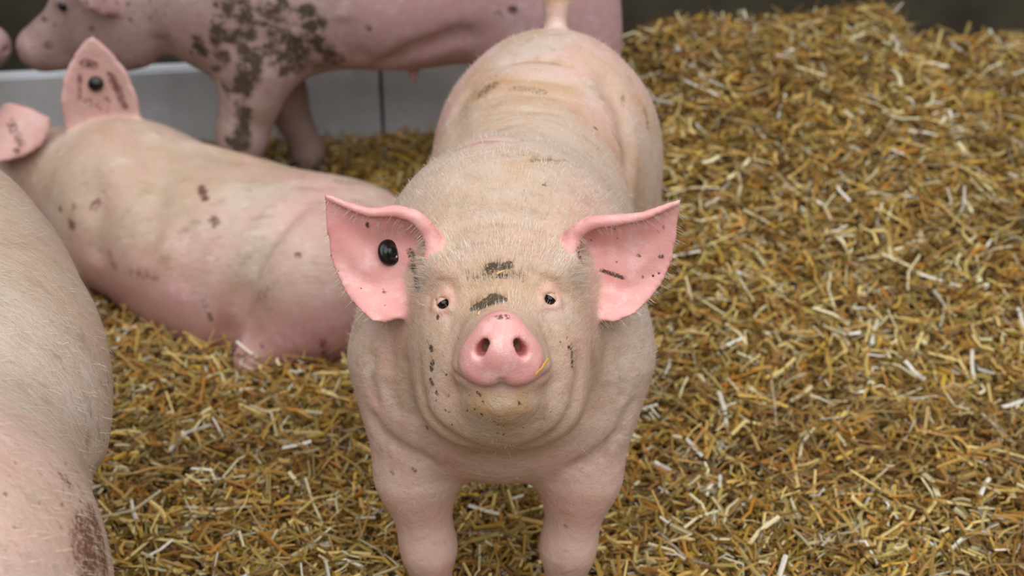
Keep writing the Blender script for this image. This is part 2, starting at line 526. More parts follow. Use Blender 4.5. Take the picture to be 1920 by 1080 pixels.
def hair_tint(n, white=0.6):
    c = np.where(RNG.random((n, 1)) < white, [[0.86, 0.80, 0.72, 1]], [[0.70, 0.55, 0.36, 1]])
    return c * np.r_[1, 1, 1, 1] * (0.75 + 0.4 * RNG.random((n, 1)))

# ------------------------------------------------------------------ the pig in the middle
HS = np.array([-0.0123, 1.348, 0.60]); HU = np.array([0, 0.5386, 0.8426]); HF = np.array([0, -0.8426, 0.5386]); HR = np.array([1.0, 0, 0])
HM = np.stack([HR, HU, HF], 1)                     # columns: right, up, towards where it looks
def H(a, b, c): return HS + a * HR + b * HU + c * HF
def head_px(x, y, c): k = (1.6 - c) / FPX; return (x - 940) * k, (660 - y) * k

mp = Body()
mp.ell((-0.015, 1.66, 0.47), (0.185, 0.20, 0.185), 0.08)           # shoulders and chest
mp.ell((-0.015, 1.58, 0.385), (0.15, 0.13, 0.125), 0.05)
mp.ell((0.022, 1.90, 0.485), (0.166, 0.36, 0.18), 0.08)            # barrel
mp.ell((0.064, 2.14, 0.512), (0.175, 0.21, 0.18), 0.06)            # rump
for s in (-1, 1):
    mp.ell((0.064 + s * 0.105, 2.16, 0.40), (0.088, 0.15, 0.19), 0.05)
    mp.limb([((0.064 + s * 0.12, 2.18, 0.32), 0.075), ((0.064 + s * 0.12, 2.28, 0.20), 0.042), ((0.064 + s * 0.12, 2.25, 0.06), 0.032), ((0.064 + s * 0.12, 2.235, 0.0), 0.036)], 0.05)
# forelegs: shoulder, elbow, wrist, foot
mp.limb([((-0.135, 1.60, 0.42), 0.088), ((-0.134, 1.545, 0.27), 0.052), ((-0.119, 1.53, 0.15), 0.034), ((-0.116, 1.535, 0.05), 0.028), ((-0.118, 1.52, 0.0), 0.037)], 0.06)
mp.limb([((0.105, 1.60, 0.42), 0.088), ((0.096, 1.545, 0.27), 0.052), ((0.080, 1.53, 0.15), 0.034), ((0.076, 1.535, 0.05), 0.028), ((0.078, 1.52, 0.0), 0.037)], 0.06)
mp.limb([((0.075, 2.29, 0.63), 0.022), ((0.077, 2.325, 0.69), 0.016), ((0.078, 2.33, 0.74), 0.013), ((0.082, 2.33, 0.80), 0.009)], 0.03)
# neck and head
mp.limb([(H(0, 0.03, -0.20), 0.105), ((-0.014, 1.68, 0.55), 0.15)], 0.06)
mp.ell(H(0, 0.075, -0.165), (0.088, 0.068, 0.09), 0.03, HM)        # skull
mp.ell(H(0, 0.125, -0.235), (0.075, 0.05, 0.06), 0.05, HM)         # poll
for s in (-1, 1):
    mp.ell(H(s * 0.056, -0.005, -0.15), (0.054, 0.085, 0.08), 0.04, HM)      # cheeks
    mp.ell(H(s * 0.032, -0.024, -0.046), (0.026, 0.019, 0.032), 0.016, HM)   # upper lips
    mp.ell(H(s * 0.072, 0.070, -0.155), (0.034, 0.045, 0.050), 0.03, HM)     # temples
    mp.ell(H(s * 0.060, 0.092, -0.115), (0.026, 0.017, 0.03), 0.025, HM)     # brows
mp.ell(H(0, -0.075, -0.145), (0.09, 0.05, 0.085), 0.05, HM)        # throat
mp.ell(H(0, -0.062, -0.07), (0.045, 0.028, 0.052), 0.025, HM)      # chin
mp.limb([(H(0, 0.0, -0.018), 0.039), (H(0, 0.016, -0.13), 0.073)], 0.03)     # muzzle
def disc(Q):
    q = (Q - HS) @ HM
    x = np.abs(q[:, 0]); y = q[:, 1]; z = q[:, 2]
    e1 = np.hypot(x - 0.0185, y + 0.011) - 0.0285
    e2 = np.hypot(x, y - 0.0185) - 0.0255
    e = smin(e1, e2, 0.018) + 0.007
    zz = np.abs(z + 0.005 + 6 * (q[:, 0] ** 2 + 0.5 * y * y)) - 0.005
    return np.minimum(np.maximum(e, zz), 0) + np.hypot(np.maximum(e, 0), np.maximum(zz, 0)) - 0.007
mp.fun(disc, HS, 0.06, 0.010)

def main_ear(top, outer, bottom, base, sgn):
    c0 = -0.150
    S_, T_, C = coons(top, outer, bottom, base, 84, 84)
    cup = -0.045 * np.sin(np.pi * np.clip(T_, 0, 1)) ** 0.8 * (1 - 0.55 * S_) - 0.012 * np.exp(-((S_ - 0.2) / 0.2) ** 2)
    cup += 0.014 * S_ * np.cos(T_ * 2.4)
    cup += 0.0030 * np.sin(T_ * 15 + 3 * S_ + 1.5 * np.sin(S_ * 7)) * np.clip(S_ * 3, 0, 1) * np.clip((1 - S_) * 4, 0, 1)
    cc = c0 + cup
    a = (C[..., 0] - 940) * (1.6 - cc) / FPX; b = (660 - C[..., 1]) * (1.6 - cc) / FPX
    P = HS + a[..., None] * HR + b[..., None] * HU + cc[..., None] * HF
    half = 0.0040 - 0.0012 * S_
    cl = [P.reshape(-1, 3)]; hl = [half.ravel()]
    # rolled upper rim
    T2 = np.stack([a[:, 0], b[:, 0]], 1); tg = np.gradient(T2, axis=0); tg /= np.linalg.norm(tg, axis=1, keepdims=True)
    nin = np.stack([tg[:, 1], -tg[:, 0]], 1) * sgn
    s = S_[:, 0]; r = 0.0095 * (1 - s) ** 0.8 + 0.0012
    for ang in np.linspace(0.1, 2.5, 12):
        off = nin * (r * (1 - np.cos(ang)))[:, None]
        cl.append(HS + (a[:, 0] + off[:, 0])[:, None] * HR + (b[:, 0] + off[:, 1])[:, None] * HU + (cc[:, 0] + r * np.sin(ang) * 1.25)[:, None] * HF)
        hl.append(half[:, 0])
    return np.concatenate(cl), np.concatenate(hl)

ear_r = main_ear([(1052, 520), (1054, 470), (1068, 432), (1102, 412), (1150, 410), (1200, 406), (1240, 392), (1272, 380)],
                 [(1272, 380), (1267, 440), (1257, 490), (1238, 535), (1210, 570), (1185, 592)],
                 [(1070, 556), (1085, 580), (1115, 598), (1150, 606), (1185, 592)],
                 [(1052, 520), (1056, 540), (1070, 556)], 1)
ear_l = main_ear([(830, 520), (826, 470), (812, 430), (782, 402), (742, 391), (692, 398), (645, 384), (609, 369)],
                 [(609, 369), (612, 430), (621, 490), (643, 545), (670, 580), (695, 603)],
                 [(800, 545), (782, 574), (750, 598), (722, 607), (695, 603)],
                 [(830, 520), (820, 532), (800, 545)], -1)
mp.ear(*ear_r, 0.012); mp.ear(*ear_l, 0.012)

# hollows and folds, laid on the skin
EYE_PX = [(831, 569), (1031, 561)]
eye_pts = mp.hit(EYE_PX)
eye_d = ray_dir(*np.array(EYE_PX).T)
for s in (-1, 1):
    mp.carve(H(s * 0.0185, 0.007, 0.012), H(s * 0.013, 0.010, -0.03), 0.0058, 0.005, 0.004)
    mp.carve(H(s * 0.0230, 0.001, 0.012), H(s * 0.018, 0.003, -0.022), 0.0066, 0.005, 0.005)
    mp.carve(H(s * 0.0265, -0.004, 0.010), H(s * 0.021, -0.002, -0.010), 0.0058, 0.003, 0.007)
mp.fold([H(0, -0.032, 0.004), H(0, -0.041, -0.002), H(0, -0.046, -0.01)], 0.006, 0.004)
mp.pfold([(843, 686), (857, 706), (885, 722), (915, 730), (940, 724), (965, 730), (995, 722), (1022, 706), (1036, 688)], 0.007, 0.0045)
mp.pfold([(840, 522), (890, 513), (940, 511), (990, 513), (1035, 520)], 0.0022, 0.008)
mp.pfold([(870, 545), (930, 540), (1000, 545)], 0.0015, 0.006)
mp.pfold([(828, 446), (865, 416), (900, 404), (940, 399), (985, 404), (1015, 416), (1048, 446)], 0.012, 0.014)
mp.pfold([(815, 482), (850, 458), (895, 446), (940, 442), (985, 446), (1025, 458), (1060, 482)], 0.0045, 0.010)
mp.pfold([(806, 592), (806, 556), (820, 530), (840, 526), (850, 545), (853, 575)], 0.0030, 0.0045)
mp.pfold([(1008, 572), (1010, 542), (1020, 524), (1040, 528), (1056, 555), (1062, 590)], 0.0030, 0.0045)
mp.pfold([(815, 590), (832, 588), (848, 596), (840, 625), (822, 650)], 0.002, 0.005)
mp.pfold([(1050, 586), (1036, 582), (1022, 588), (1040, 618), (1060, 640)], 0.002, 0.005)
mp.pfold([(808, 586), (816, 571), (826, 560), (838, 552), (848, 552)], -0.0045, 0.0055)      # upper lids
mp.pfold([(1012, 546), (1024, 545), (1036, 552), (1046, 563), (1054, 578)], -0.0045, 0.0055)
mp.pfold([(812, 582), (830, 585), (848, 578)], -0.003, 0.004)
mp.pfold([(1012, 574), (1030, 577), (1050, 574)], -0.003, 0.004)
mp.pfold([(870, 600), (850, 640), (842, 680)], 0.0022, 0.006)
mp.pfold([(1008, 600), (1030, 640), (1040, 680)], 0.0022, 0.006)
mp.pfold([(786, 640), (784, 700), (796, 770), (840, 815), (890, 838), (940, 846), (990, 838), (1045, 810), (1078, 760), (1088, 690), (1084, 630)], 0.006, 0.012)
mp.pfold([(685, 760), (715, 815), (765, 850), (820, 872)], 0.007, 0.014)
mp.pfold([(1192, 740), (1165, 810), (1110, 862), (1050, 885)], 0.007, 0.014)
for px in ([(735, 640), (728, 720), (750, 790)], [(700, 650), (694, 710), (705, 770)], [(762, 660), (756, 730), (778, 800)], [(1110, 660), (1116, 730), (1095, 800)], [(1165, 650), (1175, 710), (1165, 760)]): mp.pfold(px, 0.005, 0.011)
mp.pfold([(1135, 640), (1145, 720), (1120, 800)], 0.004, 0.014)
for px in ([(880, 222), (960, 205), (1060, 218)], [(940, 318), (1000, 304), (1060, 300)], [(890, 160), (990, 146), (1090, 165)], [(860, 272), (960, 262), (1040, 256)],
           [(930, 120), (1010, 112), (1085, 125)], [(850, 330), (900, 345), (960, 340)], [(900, 185), (980, 176), (1080, 190)]):
    mp.pfold(px, 0.0042, 0.009)
mp.pfold([(1118, 130), (1160, 195), (1182, 290), (1190, 390)], 0.010, 0.022)
mp.pfold([(890, 150), (855, 210), (838, 290)], 0.006, 0.02)
for i in range(2):
    mp.carve(eye_pts[i] - eye_d[i] * 0.008, eye_pts[i] + eye_d[i] * 0.010, 0.0056, 0.008, 0.003)

V, F = mp.mesh((-0.26, 1.26, -0.045), (0.34, 2.42, 0.86), 0.0036)
N = vert_normals(V, F)
q = (V - HS) @ HM
earw = smooth01(mp.ed, 0.007, 0.001)
inner = smooth01(N @ HF, -0.2, 0.3)
d2 = smin(np.hypot(np.abs(q[:, 0]) - 0.0185, q[:, 1] + 0.011) - 0.0285, np.hypot(q[:, 0], q[:, 1] - 0.0185) - 0.0255, 0.018)
snw = smooth01(d2, 0.0045, 0.0015) * smooth01(q[:, 2] + 6 * (q[:, 0] ** 2 + 0.5 * q[:, 1] ** 2), -0.024, -0.019)
eyew = np.zeros(len(V))
for p in eye_pts: eyew = np.maximum(eyew, smooth01(np.linalg.norm(V - p, axis=1), 0.032, 0.012))
mouth = spots(V, [(a, b, 0.004, 0.4) for a, b in zip(mp.folds[1][0][:-1], mp.folds[1][0][1:])])
legs = smooth01(V[:, 2], 0.34, 0.18) * smooth01(V[:, 1], 1.75, 1.62)
chest = smooth01(V[:, 2], 0.48, 0.33) * smooth01(V[:, 1], 1.8, 1.6) * smooth01(q[:, 2], -0.16, -0.24)
pinkw = np.clip(np.maximum.reduce([snw, earw * (0.45 + 0.5 * inner), 0.3 * eyew, mouth, 0.25 * legs, 0.2 * chest]), 0, 1)
chin = spots(V, pix_spots(mp, [(915, 745, 975, 742, 16, 0.6), (900, 765, 930, 775, 14, 0.5), (950, 770, 985, 765, 14, 0.55), (935, 790, 955, 800, 12, 0.5)]))   # drool stain round the mouth
fore = 0.5 * np.exp(-((q[:, 1] - 0.08) / 0.03) ** 2 - (q[:, 0] / 0.07) ** 2) * (q[:, 2] > -0.22)
cheek = 0.35 * smooth01(q[:, 2], -0.26, -0.18) * (1 - snw) * (q[:, 2] < -0.02)
back = 0.4 * smooth01(V[:, 1], 1.75, 1.95) * smooth01(vnoise(V[:, 0] + V[:, 2], V[:, 1], 9, 5), 0.4, 0.65)
tailw = smooth01(V[:, 2], 0.68, 0.71) * (V[:, 1] > 2.2)
stn = spots(V, pix_spots(mp, [(890, 178, 950, 150, 26, 0.9), (960, 172, 1080, 168, 16, 0.8), (980, 118, 1070, 120, 12, 0.7), (1130, 160, 1170, 220, 14, 0.7), (1200, 190, 1225, 250, 14, 0.6), (950, 312, 1060, 300, 10, 0.7), (900, 80, 1000, 62, 10, 0.6), (860, 250, 850, 300, 14, 0.5)]))
ochw = np.clip(stn * 0.45 + chin + tailw + fore + cheek + back, 0, 1) * (1 - snw) * (1 - earw)
DS = [(905, 572, 930, 562, 13, 1.2), (888, 577, 905, 572, 7, 1.1), (925, 556, 942, 562, 8, 1.1), (920, 503, 925, 500, 11, 0.9), (945, 500, 955, 496, 8, 0.8), (930, 515, 950, 516, 6, 0.8), (880, 520, 980, 520, 12, 0.4),
      (918, 597, 962, 596, 8, 0.35), (935, 594, 950, 594, 7, 0.6),
      (808, 652, 810, 656, 5, 0.9), (811, 680, 809, 692, 5, 1), (807, 712, 812, 722, 4, 0.8), (818, 735, 820, 740, 3, 0.9), (820, 596, 821, 594, 4, 0.9),
      (1072, 660, 1074, 690, 4, 0.8), (1066, 650, 1068, 655, 3, 0.7), (1164, 702, 1167, 715, 4, 1), (1130, 705, 1131, 715, 2.5, 0.9),
      (895, 735, 900, 741, 3, 0.9), (905, 755, 908, 757, 2, 0.8), (903, 778, 904, 776, 3, 0.8), (1030, 810, 1034, 806, 3, 0.8), (838, 745, 842, 740, 2.5, 0.8), (800, 800, 803, 806, 2.5, 0.8),
      (689, 420, 690, 424, 4, 1), (775, 500, 785, 540, 7, 0.9), (768, 470, 775, 480, 6, 0.7), (720, 545, 722, 550, 3, 0.7), (1128, 507, 1170, 521, 3.5, 0.95), (1238, 481, 1241, 481, 4, 0.9), (1085, 470, 1090, 490, 7, 0.8),  # blotch in the right ear root: real dirt plus painted-in pocket shade
      (1195, 478, 1199, 480, 3, 0.7), (1150, 430, 1155, 428, 2, 0.8), (1205, 520, 1206, 519, 2.5, 0.8), (1245, 427, 1243, 425, 3, 0.7),
      (1116, 240, 1118, 242, 4, 1), (920, 160, 905, 175, 20, 0.55), (960, 165, 1020, 172, 10, 0.42), (985, 115, 1050, 118, 8, 0.4), (1150, 250, 1165, 275, 8, 0.45), (1170, 180, 1172, 200, 7, 0.5),
      (1020, 347, 1022, 348, 3, 0.9), (895, 90, 925, 75, 8, 0.5), (1210, 210, 1215, 240, 8, 0.45), (990, 300, 1060, 300, 6, 0.42), (775, 880, 778, 884, 5, 0.5), (1060, 985, 1062, 988, 4, 0.6), (735, 885, 737, 888, 5, 0.5)]
rs = np.random.default_rng(3)
for _ in range(70):
    x, y = rs.uniform(790, 1075), rs.uniform(600, 830)
    if abs(x - 940) < 80 and y < 732: continue
    DS.append((x, y, x + rs.uniform(-3, 3), y + rs.uniform(-4, 4), rs.uniform(1.4, 2.2), 0.7))
for _ in range(40):
    x, y = rs.choice([rs.uniform(630, 790), rs.uniform(1090, 1250)]), rs.uniform(405, 590); DS.append((x, y, x, y, rs.uniform(1.3, 2.0), 0.7))
for _ in range(40):
    x, y = rs.uniform(850, 1180), rs.uniform(70, 400); DS.append((x, y, x + rs.uniform(-8, 8), y + rs.uniform(-3, 3), rs.uniform(1.5, 3), 0.45))
dirtw = 1.25 * spots(V, pix_spots(mp, DS))
dirtw = np.maximum(dirtw, 0.8 * smooth01(V[:, 2], 0.10, 0.03))
pig = thing('pig', 'cream pink pig standing upright, head raised, muddy forehead and black tag in one ear', 'pig', (0.0, 1.85, 0.0), 'pigs in the straw pen')
me = make_mesh('body', V, F, M_MAIN)
color_attr(me, 'paint', np.stack([pinkw, dirtw, ochw, snw * (1 - dirtw)], 1))
add_obj('body', me, pig)
ball = uv_ball('eye', 0.0076, M_EYE)
def lid_mesh(name, ax, up, fw, r, p0, p1):
    th = np.linspace(0.12, np.pi - 0.12, 25); ph = np.linspace(p0, p1, 16); P = []
    for k, f in enumerate(ph):
        rr = r * (1.0 + 0.05 * math.sin(min(1, k / 3) * math.pi / 2))
        P.append(rr * (np.cos(th)[:, None] * ax + np.sin(th)[:, None] * (math.cos(f) * fw + math.sin(f) * up)))
    P = np.array(P).reshape(-1, 3); I = np.arange(16 * 25).reshape(16, 25)
    me = make_mesh(name, P, np.stack([I[:-1, :-1], I[:-1, 1:], I[1:, 1:], I[1:, :-1]], -1).reshape(-1, 4), M_MAIN)
    color_attr(me, 'paint', np.tile([0.12, 0.0, 0.35, 0.0], (len(P), 1)))
    return me
for i, sg in enumerate((1, -1)):
    ctr = eye_pts[i] + eye_d[i] * 0.0052
    e = add_obj('eye', ball, pig, ctr); e['label'] = 'glossy black eye'
    tl = math.radians(32) * sg
    ax = math.cos(tl) * HR + math.sin(tl) * HU; up = -math.sin(tl) * HR + math.cos(tl) * HU
    for nm, p0, p1 in (('upper_lid', 0.46, 1.75), ('lower_lid', -0.80, -1.75)):
        l_ = bpy.data.objects.new(nm, lid_mesh(nm, ax, up, -eye_d[i], 0.0084, p0, p1)); COL.objects.link(l_); l_.parent = e
trotters(pig, [((-0.118, 1.515, 0.005), (0, -1)), ((0.078, 1.515, 0.005), (0, -1)), ((-0.056, 2.23, 0.005), (0, -1)), ((0.184, 2.23, 0.005), (0, -1))])
# ear tag button
th = mp.hit([(727, 474)])[0]
tag = lathe('ear_tag', [(1e-5, -0.003), (0.0155, -0.003), (0.0172, -0.001), (0.0172, 0.002), (0.0160, 0.0042), (0.0135, 0.0052), (0.0085, 0.0055), (0.0080, 0.0085), (0.0065, 0.0100), (0.003, 0.0106), (1e-5, 0.0107)], M_TAG)
o = add_obj('ear_tag', tag, pig); o['label'] = 'round black plastic ear tag button'
nrm = Vector((0.72, -0.58, 0.45)).normalized()
o.matrix_world = Matrix.Translation(Vector(th) + nrm * 0.002) @ nrm.to_track_quat('Z', 'Y').to_matrix().to_4x4()
TAG_M = o.matrix_world.copy()
o.matrix_parent_inverse = Matrix.Translation(-Vector(pig.location)); o.matrix_basis = TAG_M
tag_glint = uv_ball('tag_glint', 0.0018, M_TAG_GLINT, 8)  # whitish fleck: a reflection on the black plastic, modelled as a pale bead
c = bpy.data.objects.new('tag_glint', tag_glint); COL.objects.link(c); c.parent = o; c.location = (0.002, -0.0075, 0.0088)

# bristles of the middle pig
def pick(w, n):
    w = np.clip(w, 0, None); return RNG.choice(len(V), n, p=w / w.sum())
def jit(i, r=0.002): return V[i] + RNG.normal(0, r, (len(i), 3)) * (1 - np.abs(N[i]))
head = (q[:, 2] > -0.30) & (q[:, 2] < -0.035) & (V[:, 1] < 1.68)
eyefree = 1 - smooth01(np.min([np.linalg.norm(V - p, axis=1) for p in eye_pts], 0), 0.022, 0.014)
whead = head * (1 - snw) * (earw < 0.05) * (0.5 + 1.4 * np.exp(-((q[:, 1] - 0.10) / 0.06) ** 2)) * eyefree * (inner + 0.1)
i = pick(whead, 15000)
T = HU * 0.85 + HR * (q[i, 0] * 5)[:, None] - HF * 0.2
tn = hair_tint(len(i), 0.75); tn[dirtw[i] > 0.45] *= [0.16, 0.14, 0.10, 1]
bristles('bristles', pig, jit(i), N[i], T, RNG.uniform(0.006, 0.013, len(i)), RNG.uniform(0.00025, 0.00045, len(i)), 0.35, tn)
i = pick((q[:, 2] < -0.2) * (1 - earw) * (N[:, 2] > -0.2) * (V[:, 2] > 0.25), 9000)
T = np.tile([0.0, 1.0, -0.15], (len(i), 1))
bristles('bristles', pig, jit(i), N[i], T, RNG.uniform(0.008, 0.016, len(i)), RNG.uniform(0.0002, 0.0004, len(i)), 0.18, hair_tint(len(i), 0.6))
# ear fringe: along the rims and in the ear root
fr = earw * (np.abs(N @ HF) < 0.75)
i = pick(fr, 1600)
T = HR * np.sign(q[i, 0])[:, None] * 0.6 - HU * 0.5 + N[i] * 0.5
bristles('ear_fringe', pig, V[i], N[i], T + 0.01, RNG.uniform(0.004, 0.010, len(i)), RNG.uniform(0.0002, 0.00035, len(i)), 0.9, hair_tint(len(i), 0.8))
root = np.exp(-((np.abs(q[:, 0] + 0.002) - 0.094) / 0.008) ** 2 - ((q[:, 1] - 0.09) / 0.03) ** 2) * (q[:, 2] > -0.26)
i = pick(root, 420)
T = HR * np.sign(q[i, 0])[:, None] + HU * 0.2
bristles('ear_fringe', pig, V[i], N[i], T, RNG.uniform(0.010, 0.018, len(i)), RNG.uniform(0.0003, 0.00045, len(i)), 0.5, hair_tint(len(i), 0.5) * [0.7, 0.68, 0.66, 1])

# ------------------------------------------------------------------ the other pigs
def yaw3(d):
    d = np.array([d[0], d[1]], float); d /= np.linalg.norm(d)
    return np.array([[d[0], -d[1], 0], [d[1], d[0], 0], [0, 0, 1.0]])

def add_head(B, o, fwd, s=1.0, ears=None):
    """skull, muzzle, snout disc, jowls; o = joint with the neck"""
    f = np.array(fwd, float); f /= np.linalg.norm(f); l = np.cross([0, 0, 1.0], f); l /= np.linalg.norm(l); u = np.cross(f, l)
    R = np.stack([f, l, u], 1); at = lambda x, y, z: np.array(o) + s * (x * f + y * l + z * u)
    B.ell(at(0.06, 0, 0.01), np.array((0.13, 0.095, 0.105)) * s, 0.05, R)
    B.limb([(at(0.12, 0, -0.01), 0.075 * s), (at(0.245, 0, -0.045), 0.047 * s)], 0.03)
    B.ell(at(0.258, 0, -0.046), np.array((0.012, 0.046, 0.042)) * s, 0.008, R)
    B.ell(at(0.17, 0, -0.075), np.array((0.085, 0.04, 0.03)) * s, 0.03, R)
    for y in (-1, 1):
        B.ell(at(0.05, y * 0.045, -0.055), np.array((0.10, 0.055, 0.07)) * s, 0.04, R)
        B.ell(at(0.13, y * 0.058, 0.055), np.array((0.03, 0.018, 0.014)) * s, 0.02, R)
        B.carve(at(0.28, y * 0.017, -0.044), at(0.24, y * 0.014, -0.042), 0.007 * s, 0.006 * s, 0.004)
    if ears is None:
        for y in (-1, 1):
            B.ear(*leaf_ear(at(0.02, y * 0.07, 0.07), f * 0.5 + l * y * 0.75 + u * 0.35, f * 0.7 - u * 0.2 + l * 0.1, 0.16 * s, 0.12 * s), 0.012)
    else:
        for e in ears: B.ear(*e, 0.012)
    return at, R, [at(0.145, y * 0.070, 0.045) for y in (-1, 1)]

def finish_pig(name, B, lo, hi, h, mat, label, base, pinkf, dirt_px, ochf=None, hairs=0, hair_dir=(0, 1, 0), extra=None, eyes=()):
    V, F = B.mesh(lo, hi, h)
    N = vert_normals(V, F)
    ew = smooth01(B.ed, 0.008, 0.001) if B.ears else np.zeros(len(V))
    pk = np.clip(np.maximum(pinkf(V, N), 0.6 * ew), 0, 1)
    segs = pix_spots(B, dirt_px) if len(dirt_px) else []
    dw = spots(V, segs)
    if extra is not None: dw = np.maximum(dw, extra(V, N))
    oc = np.clip(ochf(V, N), 0, 1) if ochf else np.zeros(len(V))
    t = thing('pig', label, 'pig', base, 'pigs in the straw pen')
    me = make_mesh('body', V, F, mat)
    color_attr(me, 'paint', np.stack([pk, dw, oc, np.zeros(len(V))], 1))
    add_obj('body', me, t)
    for e in eyes: add_obj('eye', uv_ball('eye', 0.011, M_EYE, 16), t, e)
    if hairs:
        w = (N[:, 2] > -0.1) & (V[:, 2] > 0.1)
        i = RNG.choice(np.where(w)[0], hairs)
        T = np.tile(np.array(hair_dir, float), (hairs, 1))
        bristles('bristles', t, V[i] + RNG.normal(0, h * 0.5, (hairs, 3)) * (1 - np.abs(N[i])), N[i], T, RNG.uniform(0.010, 0.020, hairs), RNG.uniform(0.00025, 0.00045, hairs), 0.12, hair_tint(hairs, 0.55))
    return t

# pig lying in the straw
lp = Body(); LR = yaw3((-0.914, 0.406)); LH = np.array([-0.914, 0.406, 0]); LN = np.array([-0.406, -0.914, 0])
lp.ell((-0.36, 2.455, 0.10), (0.20, 0.20, 0.165), 0.06, LR)
lp.ell((-0.395, 2.36, 0.09), (0.17, 0.14, 0.16), 0.05, LR)
lp.ell((-0.60, 2.535, 0.11), (0.33, 0.225, 0.168), 0.07, LR)
lp.ell((-0.79, 2.63, 0.13), (0.18, 0.19, 0.185), 0.06, LR)
lp.ell((-0.56, 2.43, 0.04), (0.27, 0.15, 0.14), 0.05, LR)
lp.ell((-0.385, 2.335, 0.12), (0.15, 0.13, 0.15), 0.03, LR)
lp.limb([((-0.43, 2.27, 0.05), 0.06), ((-0.50, 2.235, 0.005), 0.035)], 0.04)
lp.limb([((-0.84, 2.655, 0.17), 0.135), ((-1.02, 2.735, 0.165), 0.105)], 0.06)
far_ear = leaf_ear((-0.862, 2.715, 0.275), (-0.02, 0.05, 1.0), (0.2, -1, 0.3), 0.205, 0.146, 0.03)
near_ear = leaf_ear((-1.02, 2.68, 0.345), (-0.30, -0.55, -0.50), (-0.2, -0.6, 0.75), 0.135, 0.125, -0.03)
_, _, leyes = add_head(lp, (-1.03, 2.74, 0.155), (-0.93, 0.33, -0.25), 0.95, [far_ear, near_ear])
lp.pfold([(590, 372), (505, 440), (460, 520), (432, 600), (424, 680)], 0.026, 0.024)
lp.pfold([(255, 240), (300, 330), (290, 420), (270, 500)], 0.010, 0.03)
lp.pfold([(330, 380), (350, 470), (340, 560)], 0.007, 0.035)
lp.pfold([(330, 268), (400, 282), (500, 312)], -0.012, 0.02)
lp.pfold([(170, 330), (185, 420), (180, 500)], 0.010, 0.03)
LS = [(172, 385, 178, 378, 10, 1.1), (132, 420, 136, 424, 8, 1), (137, 385, 138, 390, 5, 0.8), (113, 390, 114, 394, 5, 0.9), (378, 352, 384, 372, 8, 1), (398, 410, 405, 420, 9, 0.8), (558, 477, 559, 479, 6, 1),
      (445, 526, 447, 530, 6, 1), (390, 590, 395, 600, 6, 0.8), (480, 560, 500, 545, 12, 0.5), (605, 640, 610, 665, 9, 0.7), (490, 648, 492, 650, 4, 0.8), (385, 575, 380, 560, 8, 0.5), (440, 560, 420, 640, 14, 0.5),
      (470, 355, 600, 330, 12, 0.40), (640, 340, 760, 380, 22, 0.5), (380, 300, 470, 310, 10, 0.38), (160, 190, 200, 205, 8, 0.55), (205, 480, 215, 500, 10, 0.6), (240, 510, 290, 520, 12, 0.5), (330, 550, 420, 560, 12, 0.35), (660, 615, 662, 620, 5, 0.7),
      (158, 118, 175, 122, 8, 0.9), (212, 150, 224, 172, 9, 0.9), (205, 140, 215, 150, 7, 0.8), (150, 140, 148, 185, 5, 0.7), (225, 180, 235, 200, 8, 0.8), (200, 185, 205, 190, 5, 0.7), (20, 230, 40, 270, 9, 0.7), (30, 282, 32, 284, 6, 0.9)]
lie = finish_pig('pig', lp, (-1.42, 2.12, -0.05), (-0.06, 3.0, 0.52), 0.0062, M_LYING, 'tan and rose pig lying down in the straw with one tagged ear upright', (-0.6, 2.5, 0),
                 lambda V, N: smooth01(V[:, 2], 0.20, 0.08) * 0.75 * smooth01(V @ LN, LN @ np.array([-0.6, 2.45, 0]), LN @ np.array([-0.6, 2.3, 0])) + 0.25 * smooth01(V[:, 0], -0.48, -0.38), LS,
                 lambda V, N: 0.45 * smooth01(vnoise(V[:, 0] + V[:, 2], V[:, 1] + V[:, 2], 7, 13), 0.35, 0.7), 2500, (0.9, -0.4, -0.2), None, leyes)
th = lp.hit([(180, 157)])[0]
ltag = lathe('ear_tag', [(1e-5, -0.003), (0.015, -0.003), (0.0165, 0.0), (0.015, 0.004), (0.008, 0.007), (1e-5, 0.008)], M_TAG, 20)
o = add_obj('ear_tag', ltag, lie); nrm = Vector((0.1, -0.9, 0.35)).normalized(); o['label'] = 'round black plastic ear tag button'
o.matrix_basis = Matrix.Translation(Vector(th) + nrm * 0.003) @ nrm.to_track_quat('Z', 'Y').to_matrix().to_4x4()

# pig standing close by, seen from above its rump and flank
npg = Body()
npg.ell((-0.615, 1.09, 0.50), (0.20, 0.185, 0.175), 0.06, yaw3((-0.12, 0.99)))
npg.ell((-0.695, 1.42, 0.48), (0.36, 0.193, 0.188), 0.07, yaw3((-0.24, 0.97)))
npg.ell((-0.815, 1.70, 0.47), (0.20, 0.178, 0.185), 0.07, yaw3((-0.45, 0.89)))
npg.limb([((-0.87, 1.79, 0.50), 0.15), ((-0.99, 1.96, 0.47), 0.11)], 0.06)
for sx in (-1, 1):
    cx = -0.615 + sx * 0.108
    npg.ell((cx, 1.05, 0.39), (0.09, 0.15, 0.20), 0.05)
    npg.limb([((cx + sx * 0.01, 1.03, 0.32), 0.07), ((cx + sx * 0.01, 0.94, 0.20), 0.042), ((cx + sx * 0.01, 0.97, 0.06), 0.032), ((cx + sx * 0.01, 0.98, 0.0), 0.036)], 0.05)
    fx, fy = -0.82 + sx * 0.10, 1.70 + sx * 0.05
    npg.limb([((fx, fy, 0.36), 0.08), ((fx, fy + 0.01, 0.18), 0.042), ((fx, fy, 0.05), 0.031), ((fx, fy + 0.01, 0.0), 0.036)], 0.05)
npg.limb([((-0.62, 0.90, 0.58), 0.024), ((-0.615, 0.875, 0.50), 0.016), ((-0.60, 0.86, 0.42), 0.011)], 0.03)
_, _, neyes = add_head(npg, (-1.0, 1.97, 0.45), (-0.72, 0.66, -0.4))
